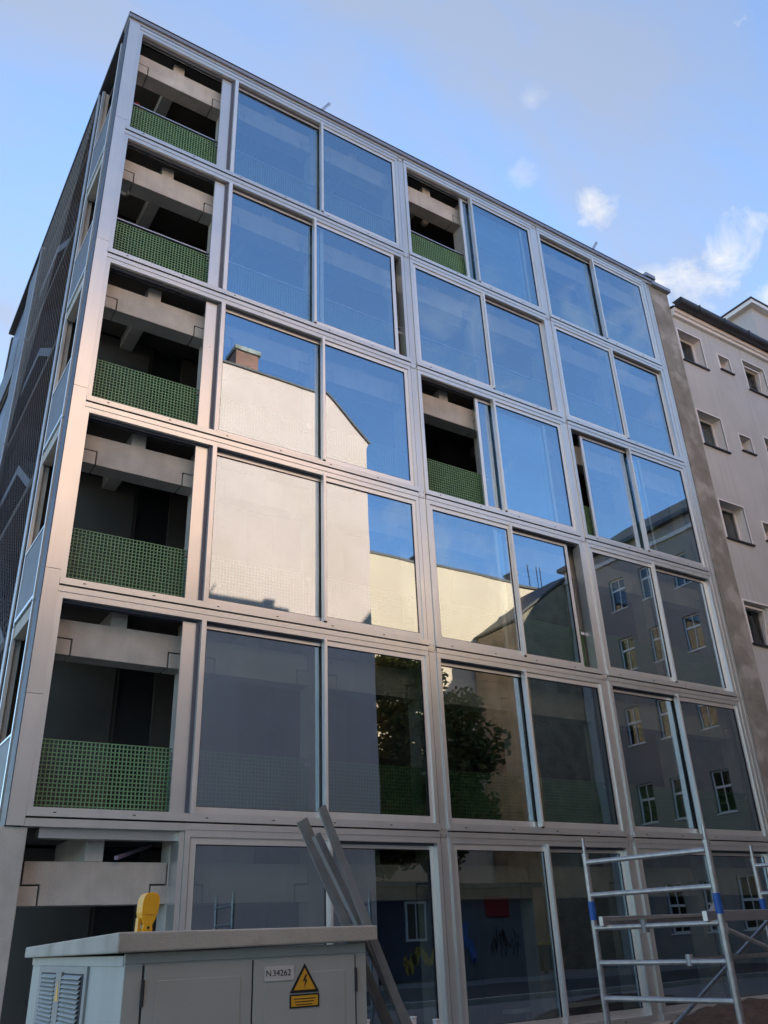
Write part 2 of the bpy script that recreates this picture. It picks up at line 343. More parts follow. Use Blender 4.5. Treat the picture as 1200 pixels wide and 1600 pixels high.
for r in range(6):
    zb = L[r - 1] if r else .12
    zt = L[r]
    for bi, (x0, x1, mods) in enumerate(BAYS):
        if r == 0 and bi == 0: x0 = 2.0; mods = (2, 3)
        m = MB()
        # sill (with drain caps), head in two steps, jambs
        m.box(x0, x1, -.022, .20, zb + .002, zb + .085); m.box(x0, x1, -.008, .20, zb + .085, zb + .10)
        m.box(x0, x1, -.004, .20, zt - .095, zt - .018); m.box(x0, x1, .006, .20, zt - .18, zt - .095)
        m.box(x0, x0 + .07, 0.0, .20, zb + .10, zt - .18); m.box(x1 - .07, x1, 0.0, .20, zb + .10, zt - .18)
        # running tracks inside the head and sill
        for yy in (.082, .155): m.box(x0 + .07, x1 - .07, yy, yy + .012, zt - .215, zt - .18, 1)
        m.box(x0 + .07, x1 - .07, .082, .094, zb + .10, zb + .118)
        xx = x0 + .3
        while xx < x1:
            m.box(xx, xx + .035, -.026, -.0215, zb + .043, zb + .055, 2); xx += .95
        win = m.build('window', ['alu', 'alu_dark', 'screw'], B)
        for k in mods:
            a, b = C[k - 1], C[k]
            if k == 1: continue
            t = TRACK[r][k - 2]
            first, last = k == mods[0], k == mods[-1]
            open_ = t == 'x'
            if open_: t = 'R'
            off = SLIDE.get((r, k), 0.)
            xa = x0 + .066 if first else a - .05
            xb = x1 - .066 if last else b + .05
            if first and k == 2: xa = a + .035
            if k == 2 and not first: xa = a + .035
            jut = ''
            if t == 'F':
                if not first: jut += 'l' if (not (k == 2)) else ''
                if not last: jut += 'r'
            sash(win, xa + off, xb + off, zb + .10, zt - .18, .026 if t == 'F' else .100, t == 'F', 'sash', jut)
        if bi == 0 and r > 0:
            # blank slide-in panel beside the open balcony, and the mullion with its ribs
            MB().box(1.80, 2.00, .085, .125, zb + .10, zt - .18).build('jamb_panel', 'alu_panel', B)
            q = MB().box(2.045, 2.10, -.012, .20, zb + .1, zt - .18); q.box(2.0, 2.045, .05, .2, zb + .1, zt - .18, 1); q.box(2.10, 2.118, .0, .2, zb + .1, zt - .18)
            q.build('mullion', ['alu_sash', 'alu_dark'], B)
    # black shadow gap between storeys, closed behind
    MB().box(-.1, 14.35, .03, .2, zt - .018, zt + .002).build('shadow_gap', 'gap_black', B)
# posts between the bays, jointed at every floor with a screwed node plate
for (a, b) in ((6.005, 6.175), (10.055, 10.225), (14.10, 14.385)):
    for r in range(6):
        zb, zt = (L[r - 1] if r else .12), L[r]
        m = MB().box(a + .004, b - .004, .028, .20, zb - .02 if r else zb, zt - .024)
        if b - a > .2: m.box(a + .07, a + .15, .012, .03, zb, zt - .03); m.box(a + .2, a + .215, .02, .03, zb, zt - .03)
        else: m.box(a + .006, a + .02, .018, .03, zb, zt - .03, 1)
        m.build('post', ['alu', 'alu_dark'], B)
        n = MB().box(a + .02, a + .15, .016, .034, zt - .09, zt + .05)
        for i in (0, 1):
            for j in (-1, 1): n.tube((a + .045 + i * .08, .012, zt - .02 + j * .04), (a + .045 + i * .08, .02, zt - .02 + j * .04), .008, 6, 1)
        n.build('node_plate', ['alu_panel', 'screw'], B)
# corner cladding: flat panels with open joints, and the dark return
for i, (z0, z1) in enumerate(zip((2.79, 4.33, 6.0, 8.91, 11.81, 14.71), (4.33, 6.0, 8.91, 11.81, 14.71, 17.40))):
    MB().box(-.15, .048, -.012, .02, z0 + .003, z1 - .003).build('corner_panel', 'alu_panel', B)
MB().box(-.146, .03, .021, .20, 2.80, 17.40).build('corner_core', 'gap_black', B)
MB().box(-.16, -.147, .0, .30, 2.795, 17.40).build('corner_return', 'return_blue', B)
MB().box(.052, 2.0, -.010, .2, 2.79, 2.880).build('soffit_strip', 'alu', B)
MB().box(.25, 1.93, .12, .3, 2.68, 2.788).build('soffit_lining', 'alu_panel', B)
# roof edge
m = MB().box(-.17, 14.58, -.01, .3, 17.40, 17.47); m.box(-.19, 14.60, -.05, .3, 17.475, 17.56, 1); m.box(-.19, 14.60, -.06, .3, 17.565, 17.585, 2)
m.build('roof_edge', ['alu', 'roof_cap', 'gap_black'], B)
MB().box(.0, 14.35, .3, 11, 17.30, 17.45).build('roof_slab', 'concrete_in', B)
MB().box(14.40, 15.16, -.10, .5, 17.36, 17.47).build('wall_coping', 'roof_cap', B)
MB().box(14.25, 14.62, -.08, .5, 17.60, 17.72).build('roof_vent', 'roof_cap', B)
for x in (4.0, 12.2):
    MB().bar((x, -.02, 17.54), (x + .22, -.04, 17.92), .05, .06).build('roof_bracket', 'steel', B)
# party wall of rough concrete at the right end
pw = MB(); 
for i in range(6):
    z0 = 0 if i == 0 else L[i - 1]; z1 = L[i] if i < 5 else 17.36
    pw.box(14.385, 15.12, .012 + .003 * (i % 2), 11, z0, z1)
pw.build('party_wall', 'concrete_fin', B)
# concrete frame behind the glass
mesh_drop = None
YB0, YB1 = .32, .62
def drop_beam(zb, xa, xb):
    """drop-in beam: upper half runs to the column, lower half stops short at the halving joint"""
    t, mid, bo = zb + 2.54, zb + 2.29, zb + 2.06
    pts = [(xa + .355, bo), (xb - .355, bo), (xb - .355, mid), (xb - .15, mid), (xb - .15, t), (xa + .15, t), (xa + .15, mid), (xa + .355, mid)]
    return MB().prism(pts, 1, YB0, YB1)
for r in range(6):
    zb = L[r - 1] if r else 0.
    if r == 0: zb = -.10
    soff = (L[r] - .12)
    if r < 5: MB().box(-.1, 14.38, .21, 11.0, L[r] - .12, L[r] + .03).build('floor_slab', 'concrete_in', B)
    for k in range(8):
        c = C[k]
        m = MB().box(c - .13, c + .13, YB0 + (.001), YB1, (L[r - 1] + .03) if r else 0, soff)
        xl, xr = c - (.335 if k else .13), c + (.335 if k < 7 else .13)
        m.prism([(xl, zb + 2.06), (xr, zb + 2.06), (xr, zb + 2.27), (xl, zb + 2.27)], 1, YB0 - .004, YB1 + .002)
        m.build('column', 'concrete', B, .006)
    for k in range(1, 8):
        drop_beam(zb, C[k - 1], C[k]).build('beam', 'concrete', B, .006)
        xm = (C[k - 1] + C[k]) / 2 - .06
        MB().box(xm - .11, xm + .11, YB0 + .02, 1.9, zb + 2.545, soff).build('joist', 'concrete', B, .004)
        # rear wall of the balcony with its door
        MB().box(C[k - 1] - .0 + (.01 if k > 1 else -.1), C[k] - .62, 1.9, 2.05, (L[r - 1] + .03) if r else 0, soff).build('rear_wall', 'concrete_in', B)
        d = MB().box(C[k] - .62, C[k] + .01, 1.98, 2.04, (L[r - 1] + .03) if r else 0, soff)
        d.box(C[k] - .61, C[k] - .55, 1.93, 1.99, (L[r - 1] + .04) if r else .01, soff - .01, 1)
        d.build('rear_door', ['door_dark', 'concrete_in'], B)
# partition walls between the dwellings
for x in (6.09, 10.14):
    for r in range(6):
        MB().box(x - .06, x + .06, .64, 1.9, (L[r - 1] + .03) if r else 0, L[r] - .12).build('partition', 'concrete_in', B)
# green grating balustrades
GW, GH = 1.70, .83
gm = MB(); nx, nz = 33, 16
for i in range(nx + 1):
    x = i * GW / nx; gm.box(x - .006, x + .006, 0, .028, 0, GH)
for j in range(nz + 1):
    z = j * GH / nz; gm.box(-.006, GW + .006, .001, .027, z - .006, z + .006)
grating_me = gm.mesh('balustrade_grating', 'grating')
rail_me = MB().box(-.1, GW + .16, -.012, .03, 0, .022).mesh('top_rail', 'steel')
clip_me = MB().box(-.05, .05, -.012, 0, -.03, .03).mesh('clip', 'steel')
for r in range(1, 6):
    for k in range(1, 8):
        x = C[k - 1] + .12
        link('balustrade_grating', grating_me, B, loc=Vector((x, .225, L[r - 1] + .11)))
        if r >= 4: link('top_rail', rail_me, B, loc=Vector((x, .225, L[r - 1] + (.99))))
        link('clip', clip_me, B, loc=Vector((x + GW - .01, .215, L[r - 1] + .86)))
# ceiling lamps
for (r, x) in ((5, 7.6), (4, .45), (3, .9)):
    z = L[r] - .12
    m = MB().tube((x, 1.2, z), (x, 1.2, z - .05), .07, 12); 
    for i in range(4):
        a0, a1 = i * R(22), (i + 1) * R(22); m.tube((x, 1.2, z - .05 - .10 * math.sin(a0)), (x, 1.2, z - .05 - .10 * math.sin(a1)), .10 * math.cos(a0), 14, 0, .10 * math.cos(a1), i == 3)
    m.build('ceiling_lamp', 'lamp_white', B, smooth=True)
# ---- left flank: balcony ends, stair tower behind a wire net, sheet cladding
for r in range(6):
    zb = L[r - 1] if r else 0.
    if r:
        MB().box(-.155, -.125, .50, 1.66, zb + .0, zb + 1.0).build('spandrel_panel', 'spandrel', B)
        f = MB().box(-.165, -.11, .50, 1.66, zb - .06, zb - .012); f.box(-.165, -.11, .44, .498, zb - .1, zb + 2.78); f.box(-.162, -.11, 1.664, 1.72, zb - .1, zb + 2.78); f.box(-.165, -.12, .50, 1.66, zb + 1.002, zb + 1.03)
        f.build('flank_frame', 'alu', B)
        MB().box(-.14, .0, .5, 1.66, zb - .30, zb - .10).build('edge_beam', 'concrete', B)
    MB().box(-.13, -.02, 1.72, 1.9, zb + .03, L[r] - .1).build('flank_wall', 'concrete', B)
MB().tube((-.17, 1.93, .3), (-.17, 1.93, 17.42), .028, 10).build('net_pole', 'steel', B)
MB().tube((-.17, 6.98, .3), (-.17, 6.98, 17.42), .022, 10).build('net_pole', 'steel', B)
MB().box(-.19, .04, .3, 11.0, 17.46, 17.57).build('flank_roof_edge', 'gutter', B)
nm = MB(); y0, y1, z0, z1 = 1.95, 6.96, .4, 17.4; s = .17; sl = 1.25
kk = -int((z1 - z0) / s)
for dirn in (1, -1):
    t = z0 - (y1 - y0) * sl
    while t < z1 + (y1 - y0) * sl:
        pts = []
        # line z = t + dirn*sl*(y-y0)
        for yy in (y0, y1):
            zz = t + dirn * sl * (yy - y0)
            if z0 <= zz <= z1: pts.append((yy, zz))
        for zz in (z0, z1):
            yy = y0 + (zz - t) / (dirn * sl)
            if y0 < yy < y1: pts.append((yy, zz))
        if len(pts) >= 2:
            (ya, za), (yb, zb_) = pts[0], pts[1]
            if abs(ya - yb) > .02: nm.tube((-.172 + .004 * dirn, ya, za), (-.172 + .004 * dirn, yb, zb_), .0021, 3, caps=False)
        t += s
nm.build('safety_net', 'net', B)
rp = MB()
for yy in (1.95, 6.96): rp.tube((-.172, yy, z0), (-.172, yy, z1), .012, 6)
for zz in [L[i] - .0 for i in range(6)]: rp.tube((-.16, 1.95, zz), (-.10, 1.95, zz), .03, 6); rp.tube((-.19, 6.96, zz), (-.10, 6.96, zz), .04, 6)
rp.build('net_rope', 'galv', B)
baluster_me = MB().tube((0, 0, 0), (0, 0, 1.0), .009, 4).mesh('baluster', 'stair_dark')
for r in range(6):
    zb = L[r - 1] if r else 0.
    st = MB(); n = 8; ya, yb = 2.95, 5.1; rise = 1.45 / n
    st.box(-.02, 2.4, 1.9, 2.95, zb - .16, zb); st.box(-.02, 2.4, 5.1, 6.95, zb + 1.45 - .16, zb + 1.45)
    for i in range(n):
        st.box(0, 1.1, ya + i * (yb - ya) / n, ya + (i + 1.2) * (yb - ya) / n, zb + (i + 1) * rise - .05, zb + (i + 1) * rise)
        st.box(1.25, 2.35, yb - (i + 1.2) * (yb - ya) / n, yb - i * (yb - ya) / n, zb + 1.45 + (i + 1) * rise - .05, zb + 1.45 + (i + 1) * rise)
    st.prism([(ya, zb - .16), (yb, zb + 1.29), (yb, zb + 1.35), (ya, zb - .1)], 0, .0, 1.1)
    st.prism([(yb, zb + 1.29), (yb, zb + 1.35), (ya, zb + 2.8), (ya, zb + 2.74)], 0, 1.25, 2.35)
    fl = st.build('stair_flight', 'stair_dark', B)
    e = MB(); e.prism([(ya, zb - .20), (yb, zb + 1.25), (yb, zb + 1.45), (ya, zb)], 0, -.045, -.022); e.box(-.045, -.022, 1.96, ya, zb - .2, zb); e.box(-.045, -.022, yb, 6.93, zb + 1.25, zb + 1.45)
    e.build('stringer', 'stair_edge', fl)
    for i in range(18):                                 # baluster bars on the lower flight and landings
        y = 1.99 + i * .27
        zf = zb if y < ya else (zb + (y - ya) / (yb - ya) * 1.45 if y < yb else zb + 1.45)
        link('baluster', baluster_me, fl, loc=(-.035, y, zf))
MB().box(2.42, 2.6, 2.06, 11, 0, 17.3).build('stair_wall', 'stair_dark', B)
for r in range(6):
    zb = L[r - 1] if r else 0.
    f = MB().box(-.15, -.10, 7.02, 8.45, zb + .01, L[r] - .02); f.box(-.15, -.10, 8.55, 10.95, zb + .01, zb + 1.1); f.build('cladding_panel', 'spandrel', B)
    MB().box(-.13, -.05, 8.45, 8.55, zb, L[r]).build('cladding_post', 'alu_dark', B)
    MB().box(-.06, .3, 8.55, 10.95, zb + 1.1, L[r] - .1).build('flank_window', 'door_dark', B)
MB().box(-.09, 14.3, 11.0, 11.15, 0, 17.4).build('back_wall', 'concrete_in', B)
# ground floor, left module: corner column and plinth
MB().box(-.35, .10, .02, .5, 0, 2.785).build('corner_column', 'concrete', B, .01)
MB().box(1.93, 1.995, .02, .34, 0, 2.785).build('ground_jamb', 'alu_panel', B)
MB().box(2.0, 14.1, -.03, .2, 0, .118).build('plinth', 'concrete', B)

# ------------------------------------------------------------------ neighbour with deep window reveals
Nb = thing('rendered_house', 'pinkish grey rendered house with deep set windows and dark gutter, right of glass building', 'building', (20, 0, 0))
WX = [(15.22, 16.18), (18.05, 19.05), (20.9, 21.9), (23.7, 24.7)]; SX = [(16.87, 17.37), (19.75, 20.25), (22.5, 23.0)]
rows = [15.14 - 2.66 * i for i in range(6)]
hol = [(a, b, z, z + 1.05) for z in rows for a, b in WX] + [(a, b, z + .28, z + .80) for z in rows for a, b in SX]
xs = sorted({15.12, 60.0} | {v for h in hol for v in h[:2]}); zs = sorted({0, 16.62} | {v for h in hol for v in h[2:]})
wl = MB()
for i in range(len(xs) - 1):
    for j in range(len(zs) - 1):
        xm, zm = (xs[i] + xs[i + 1]) / 2, (zs[j] + zs[j + 1]) / 2
        if not any(a < xm < b and c < zm < d for a, b, c, d in hol):
            b = len(wl.v); wl.v += [(xs[i], .03, zs[j]), (xs[i + 1], .03, zs[j]), (xs[i + 1], .03, zs[j + 1]), (xs[i], .03, zs[j + 1])]; wl.f.append((b, b + 1, b + 2, b + 3)); wl.m.append(0)
for (a, b, c, d) in hol:                                # reveals
    for q in (((a, .03, c), (a, .36, c), (a, .36, d), (a, .03, d)), ((b, .03, c), (b, .03, d), (b, .36, d), (b, .36, c)), ((a, .03, d), (a, .36, d), (b, .36, d), (b, .03, d)), ((a, .03, c), (b, .03, c), (b, .36, c), (a, .36, c))):
        n = len(wl.v); wl.v += list(q); wl.f.append((n, n + 1, n + 2, n + 3)); wl.m.append(1)
    n = len(wl.v)
wl.build('wall', ['render_pink', 'white_trim'], Nb)
MB().box(15.13, 60, .5, 9, 0, 16.6).build('house_body', 'plaster_grey', Nb)
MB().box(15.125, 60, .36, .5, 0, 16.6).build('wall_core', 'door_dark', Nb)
def house_window(P, a, b, c, d, small=False, tilt=False):
    t = MB(); w_ = .042
    t.box(a - w_, a, .018, .05, c, d + w_); t.box(b, b + w_, .018, .05, c, d + w_); t.box(a, b, .018, .05, d, d + w_)
    win = MB()
    fw = .07
    win.box(a + .002, a + fw, .27, .34, c + .002, d - .002); win.box(b - fw, b - .002, .27, .34, c + .002, d - .002); win.box(a + fw, b - fw, .27, .34, c + .002, c + fw); win.box(a + fw, b - fw, .27, .34, d - fw, d - .002)
    o = win.build('window', 'pvc', P)
    t.build('trim', 'white_trim', o)
    MB().box(a - .05, b + .05, -.03, .27, c - .025, c + .008).build('sill', 'gutter', o)
    pane = MB().box(a + fw + .001, b - fw - .001, .30, .312, c + fw + .001, d - fw - .001)
    if tilt:                                            # tipped inwards at the top
        s2 = MB(); A, Bx, z0_, z1_ = a + fw + .01, b - fw - .01, c + fw + .01, d - fw - .01
        for (p, q) in (((A, z0_), (Bx, z0_)), ((A, z1_), (Bx, z1_)), ((A, z0_), (A, z1_)), ((Bx, z0_), (Bx, z1_))):
            f_ = lambda t: (t[0], .25 - (t[1] - z0_) * .12, t[1])
            s2.bar(f_(p), f_(q), .05, .05)
        s2.build('open_sash', 'pvc', o)
    pane.build('pane', 'window_glass', o)
    MB().box(a + .1, b - .1, .345, .355, c + .1, d - .1).build('curtain', 'blind' if random.random() < .6 else 'door_dark', o)
for i, z in enumerate(rows):
    for j, (a, b) in enumerate(WX): house_window(Nb, a, b, z, z + 1.05, tilt=(i, j) in ((0, 1), (3, 0)))
    for a, b in SX: house_window(Nb, a, b, z + .28, z + .80, True)
cn = MB().box(15.13, 60, -.06, .3, 16.60, 16.70); cn.box(15.13, 60, -.12, .3, 16.70, 16.82); cn.build('cornice', 'white_trim', Nb)
gt = MB()
gp = [(-.36 + .13 * math.cos(R(a)) , 16.93 + .13 * math.sin(R(a))) for a in range(180, 361, 20)]
gp = [(y + .10, z) for y, z in gp] + [(-.06, 17.0), (-.40 + .02, 17.0)]
gt.prism(gp, 0, 15.13, 60)
gt.box(15.13, 60, -.2, .3, 16.82, 16.86)
x = 15.9
while x < 26: gt.box(x, x + .03, -.41, -.1, 16.80, 17.01); x += 1.1
gt.build('gutter', 'gutter', Nb)
MB().prism([(-.1, 16.9), (8.5, 16.9), (4.2, 18.2)], 0, 15.14, 60).build('roof', 'roof_tile', Nb)
at = MB().box(19.75, 59, .2, 4.5, 16.95, 19.0); at.build('attic_wall', 'plaster_light', Nb)
m = MB().box(19.55, 60, .0, 4.7, 19.0, 19.14); m.box(19.52, 60, -.03, 4.73, 19.145, 19.2, 1); m.build('attic_roof', ['white_trim', 'gutter'], Nb)
for (a, b) in ((20.7, 21.5), (22.6, 23.4)):
    q = MB().box(a, b, .17, .21, 17.5, 18.6); q.box(a + .08, b - .08, .165, .18, 17.58, 18.52, 1); q.build('attic_window', ['pvc', 'door_dark'], Nb)

# ------------------------------------------------------------------ across the street (seen in the panes)
A = thing('cream_gable_house', 'tall house with blank cream gable wall and brick chimney, mirrored in left panes', 'building', (4, -14, 0))
pts = [(-8, 0), (13.85, 0), (13.85, 19.4), (13.95, 19.62), (12.0, 21.45), (-8, 21.6)]
MB().prism(pts, 1, -24, -14).build('wall', 'plaster_cream', A)
MB().prism([(-8, 21.6), (12.0, 21.45), (13.95, 19.62), (14.02, 19.66), (12.03, 21.53), (-8, 21.69)], 1, -24.05, -13.93).build('roof', 'metal_edge', A)
ch = MB().box(8.28, 9.24, -15.1, -14.3, 21.4, 22.55).build('chimney', 'brick_red', A)
MB().box(8.2, 9.32, -15.18, -14.22, 22.55, 22.72).build('chimney_cap', 'concrete_fin', ch)

Bb = thing('yellow_gable_house', 'house with long blank yellow plaster wall, mirrored behind the tree', 'building', (28, -24, 0))
MB().box(13.9, 30.95, -34, -24.1, 0, 20.1).build('wall', 'plaster_yellow', Bb)
MB().box(31.0, 48, -34, -24.12, 0, 20.05).build('wall', 'plaster_yellow', Bb)
MB().box(13.9, 48, -34, -24.05, 20.12, 20.26).build('roof', 'metal_edge', Bb)
for (x, h) in ((24.0, .9), (30.9, 1.0)):
    c_ = MB().box(x, x + .7, -25.6, -24.6, 20.2, 20.2 + h).build('chimney', 'brick_red', Bb)
    MB().box(x - .06, x + .76, -25.66, -24.54, 20.2 + h, 20.3 + h).build('chimney_cap', 'concrete_fin', c_)
for x in (32.5, 33.2, 33.5): MB().tube((x, -24.6, 20.2), (x, -24.6, 22.0), .03, 6).build('antenna', 'gutter', Bb)

D = thing('brick_gable_house', 'old bare brick gable wall under a sloping roof, mirrored beside the grey house', 'building', (29, -20, 0))
MB().prism([(27.0, 0), (38, 0), (38, 19.2), (31.2, 19.2), (27.0, 16.15)], 1, -23.9, -19.95).build('wall', 'brick_old', D)
MB().prism([(26.95, 16.2), (31.2, 19.28), (38, 19.28), (38, 19.4), (31.15, 19.4), (26.9, 16.3)], 1, -24.0, -19.9).build('roof', 'metal_edge', D)

G = thing('grey_wing', 'grey plastered wing with rows of white framed windows, mirrored in right panes', 'building', (31, -11, 0))
wy = [-16.55 + 1.98 * i for i in range(7)]
wz = [(15.95, 17.6), (12.78, 14.45), (9.2, 10.98), (5.65, 7.4), (1.2, 3.2)]
hol = [(y - .48, y + .48, z0, z1) for y in wy for z0, z1 in wz]
ys = sorted({-19.8, -2.5} | {v for h in hol for v in h[:2]}); zs = sorted({0, 19.3} | {v for h in hol for v in h[2:]})
wl = MB(); X = 30.6
for i in range(len(ys) - 1):
    for j in range(len(zs) - 1):
        ym, zm = (ys[i] + ys[i + 1]) / 2, (zs[j] + zs[j + 1]) / 2
        if not any(a < ym < b and c < zm < d for a, b, c, d in hol):
            b = len(wl.v); wl.v += [(X, ys[i], zs[j]), (X, ys[i], zs[j + 1]), (X, ys[i + 1], zs[j + 1]), (X, ys[i + 1], zs[j])]; wl.f.append((b, b + 1, b + 2, b + 3)); wl.m.append(0)
for (a, b, c, d) in hol:
    for q in (((X, a, c), (X + .3, a, c), (X + .3, a, d), (X, a, d)), ((X, b, c), (X, b, d), (X + .3, b, d), (X + .3, b, c)), ((X, a, d), (X + .3, a, d), (X + .3, b, d), (X, b, d)), ((X, a, c), (X, b, c), (X + .3, b, c), (X + .3, a, c))):
        n = len(wl.v); wl.v += list(q); wl.f.append((n, n + 1, n + 2, n + 3)); wl.m.append(0)
wl.build('wall', 'plaster_grey', G)
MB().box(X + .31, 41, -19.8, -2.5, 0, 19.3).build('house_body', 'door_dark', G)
MB().box(X - .02, X + .4, -19.82, -19.3, 0, 19.28).build('corner_pier', 'plaster_light', G)
MB().box(X - .12, X + .5, -19.8, -2.5, 18.55, 18.75).build('cornice', 'plaster_light', G)
MB().box(X - .35, X + .5, -20.0, -2.5, 19.3, 19.5).build('gutter', 'gutter', G)
MB().prism([(X - .3, 19.5), (41.3, 19.5), (36, 23.2)], 1, -19.9, -2.5).build('roof', 'roof_tile', G)
MB().tube((X - .3, -19.2, 19.2), (X - .05, -19.2, 18.2), .07, 8).build('downpipe', 'white_trim', G)
MB().tube((X - .08, -18.2, 19.2), (X - .08, -18.2, .2), .06, 8).build('downpipe', 'white_trim', G)
for (a, b, c, d) in hol:
    f = .07; m = MB(); x0, x1 = X + .12, X + .19
    m.box(x0, x1, a, a + f, c, d); m.box(x0, x1, b - f, b, c, d); m.box(x0, x1, a + f, b - f, c, c + f); m.box(x0, x1, a + f, b - f, d - f, d); m.box(x0 - .01, x1, a + f, b - f, c + 1.02, c + 1.12); m.box(x0, x1, (a + b) / 2 - .02, (a + b) / 2 + .02, c + f, d - f)
    m.box(X - .04, X + .1, a - .04, b + .04, c - .05, c + .0, 0)
    o = m.build('window', 'pvc', G)
    MB().box(x0 + .03, x0 + .04, a + f, b - f, c + f, d - f).build('pane', 'window_glass', o)
    if random.random() < .4: MB().box(x0 + .12, x0 + .13, a + .08, b - .08, c + .1 + random.random() * .5, d - .1).build('curtain', 'curtain', o)

# street tree across the road
T = thing('street_tree', 'broad leafy street tree beside the cream gable, mirrored in lower panes', 'tree', (19.4, -18.6, 0))
tk = MB()
def limb(a, b, r0, r1, n=5, dep=0):
    a, b = Vector(a), Vector(b); p = a
    for i in range(n):
        q = a.lerp(b, (i + 1) / n) + Vector((random.uniform(-.1, .1), random.uniform(-.1, .1), 0)) * (b - a).length * .25
        ra, rb = r0 + (r1 - r0) * i / n, r0 + (r1 - r0) * (i + 1) / n
        tk.tube(p, q, ra, 7, 0, rb); p = q
    return p
top = limb((19.4, -18.6, 0), (19.4, -18.7, 5.2), .28, .2)
tips = []
for i in range(11):
    a = i * 2.4 + random.random(); e = limb(top - Vector((0, 0, random.random() * 1.6)), (19.3 + math.cos(a) * random.uniform(1.3, 2.8), -18.7 + math.sin(a) * random.uniform(1.3, 2.8), random.uniform(5.0, 11.4)), .12, .03); tips.append(e)
    for j in range(3): tips.append(limb(e.lerp(top, random.uniform(.1, .5)), e + Vector((random.uniform(-1.2, 1.2), random.uniform(-1.2, 1.2), random.uniform(-.6, 1.3))), .05, .015, 3))
tk.build('trunk', 'bark', T)
lf = MB(); clumps = []
for t in tips: clumps.append((t, random.uniform(.6, 1.1)))
for i in range(70):
    a = random.random() * 6.283; rr = math.sqrt(random.random()); z = random.uniform(-1, 1)
    p = Vector((19.1 + math.cos(a) * rr * 3.2 * math.sqrt(1 - z * z * .8), -18.7 + math.sin(a) * rr * 2.8 * math.sqrt(1 - z * z * .8), 8.2 + z * 4.0)); clumps.append((p, random.uniform(.5, 1.0)))
for i in range(44): clumps.append((Vector((random.uniform(16.4, 18.6), random.uniform(-19.5, -17.6), random.uniform(3.6, 11.6))), random.uniform(.5, .85)))
for p, rad in clumps:
    for i in range(int(230 * rad)):
        d = Vector((random.gauss(0, 1), random.gauss(0, 1), random.gauss(0, .8))); d = d.normalized() * rad * random.random() ** .4
        q = p + d; s_ = random.uniform(.10, .2); u = Vector((random.uniform(-1, 1), random.uniform(-1, 1), random.uniform(-.6, .4))).normalized(); v = u.orthogonal().normalized()
        n = len(lf.v); lf.v += [tuple(q - u * s_), tuple(q + v * s_ * .5), tuple(q + u * s_), tuple(q - v * s_ * .5 + Vector((0, 0, .02)))]; lf.f.append((n, n + 1, n + 2, n + 3)); lf.m.append(0)
lf.build('crown', 'leaf', T)

# graffitied hut below the tree
H = thing('site_hut', 'low flat roofed hut with graffiti, window and red sign, mirrored at street level', 'hut', (19, -18, 0))
MB().box(15.0, 22.3, -17.4, -16.2, 0, 3.0).build('wall', 'hut_wall', H)
MB().box(14.8, 22.4, -17.5, -15.7, 3.0, 3.16).build('roof', 'gutter', H)
MB().box(15.2, 18.6, -16.2, -16.16, .05, 2.75).build('blue_wall', 'hut_blue', H)
w1 = MB().box(16.4, 17.3, -16.16, -16.10, 1.25, 2.55).build('window', 'pvc', H)
MB().box(16.48, 16.82, -16.1, -16.095, 1.33, 2.47).build('pane', 'door_dark', w1); MB().box(16.88, 17.22, -16.1, -16.095, 1.33, 2.47).build('pane', 'door_dark', w1)
s = MB().box(19.9, 21.0, -16.2, -16.14, 2.05, 2.75).build('red_sign', 'sign_red', H)
def strokes(parent, name, mt, x0, x1, z0, z1, n, wid, y):
    m = MB(); p = Vector((x0, y, (z0 + z1) / 2))
    for i in range(n):
        q = Vector((x0 + (x1 - x0) * (i + 1) / n + random.uniform(-.15, .15), y, random.uniform(z0, z1))); m.bar(p, q, wid, .006, (0, 1, 0)); p = q
    m.build(name, mt, parent)
strokes(H, 'graffiti', 'ink', 20.0, 21.4, .6, 1.8, 40, .03, -16.19)
strokes(H, 'graffiti', 'paint_yellow', 16.3, 18.0, .25, 1.1, 16, .22, -16.15)
strokes(H, 'graffiti', 'paint_blue', 18.0, 19.2, .4, 1.9, 14, .14, -16.14)
bn = thing('waste_bin', 'dark wheeled bin with yellow lid beside the hut', 'bin', (22.9, -16.6, 0))
MB().prism([(22.62, .12), (23.18, .12), (23.24, 1.0), (22.56, 1.0)], 1, -16.9, -16.3).build('body', 'bin_dark', bn)
MB().prism([(22.53, 1.0), (23.27, 1.0), (23.22, 1.1), (22.58, 1.1)], 1, -16.95, -16.25).build('lid', 'paint_yellow', bn)
for x in (22.62, 23.14): MB().tube((x, -16.85, .1), (x + .05, -16.85, .1), .1, 12).build('wheel', 'bin_dark', bn)

# ------------------------------------------------------------------ electricity cabinet in the foreground
CW, CD = 1.26, 2.32
cab = thing('electricity_cabinet', 'grey electricity cabinet with overhanging concrete lid and warning sign, in front', 'cabinet', (-.855, -6.955, 0), R(-3), world=False)
ov = .05
lid = MB()
lv = [(0, 0), (CW, 0), (CW, CD), (0, CD)]
zt = [1.536, 1.530, 1.500, 1.506]; zbm = [1.456, 1.462, 1.446, 1.446]
lid.v = [(x, y, z) for (x, y), z in zip(lv, zbm)] + [(x, y, z) for (x, y), z in zip(lv, zt)]
lid.f = [(0, 3, 2, 1), (4, 5, 6, 7), (0, 1, 5, 4), (1, 2, 6, 5), (2, 3, 7, 6), (3, 0, 4, 7)]; lid.m = [0] * 6
lo = lid.build('lid', 'cab_lid', cab, .007)
MB().box(ov, CW - ov, ov, CD - ov, 0.10, 1.445).build('body', 'cab_body', cab, .006)
MB().box(.03, CW - .03, .03, CD - .03, 0, .1).build('plinth', 'concrete', cab)
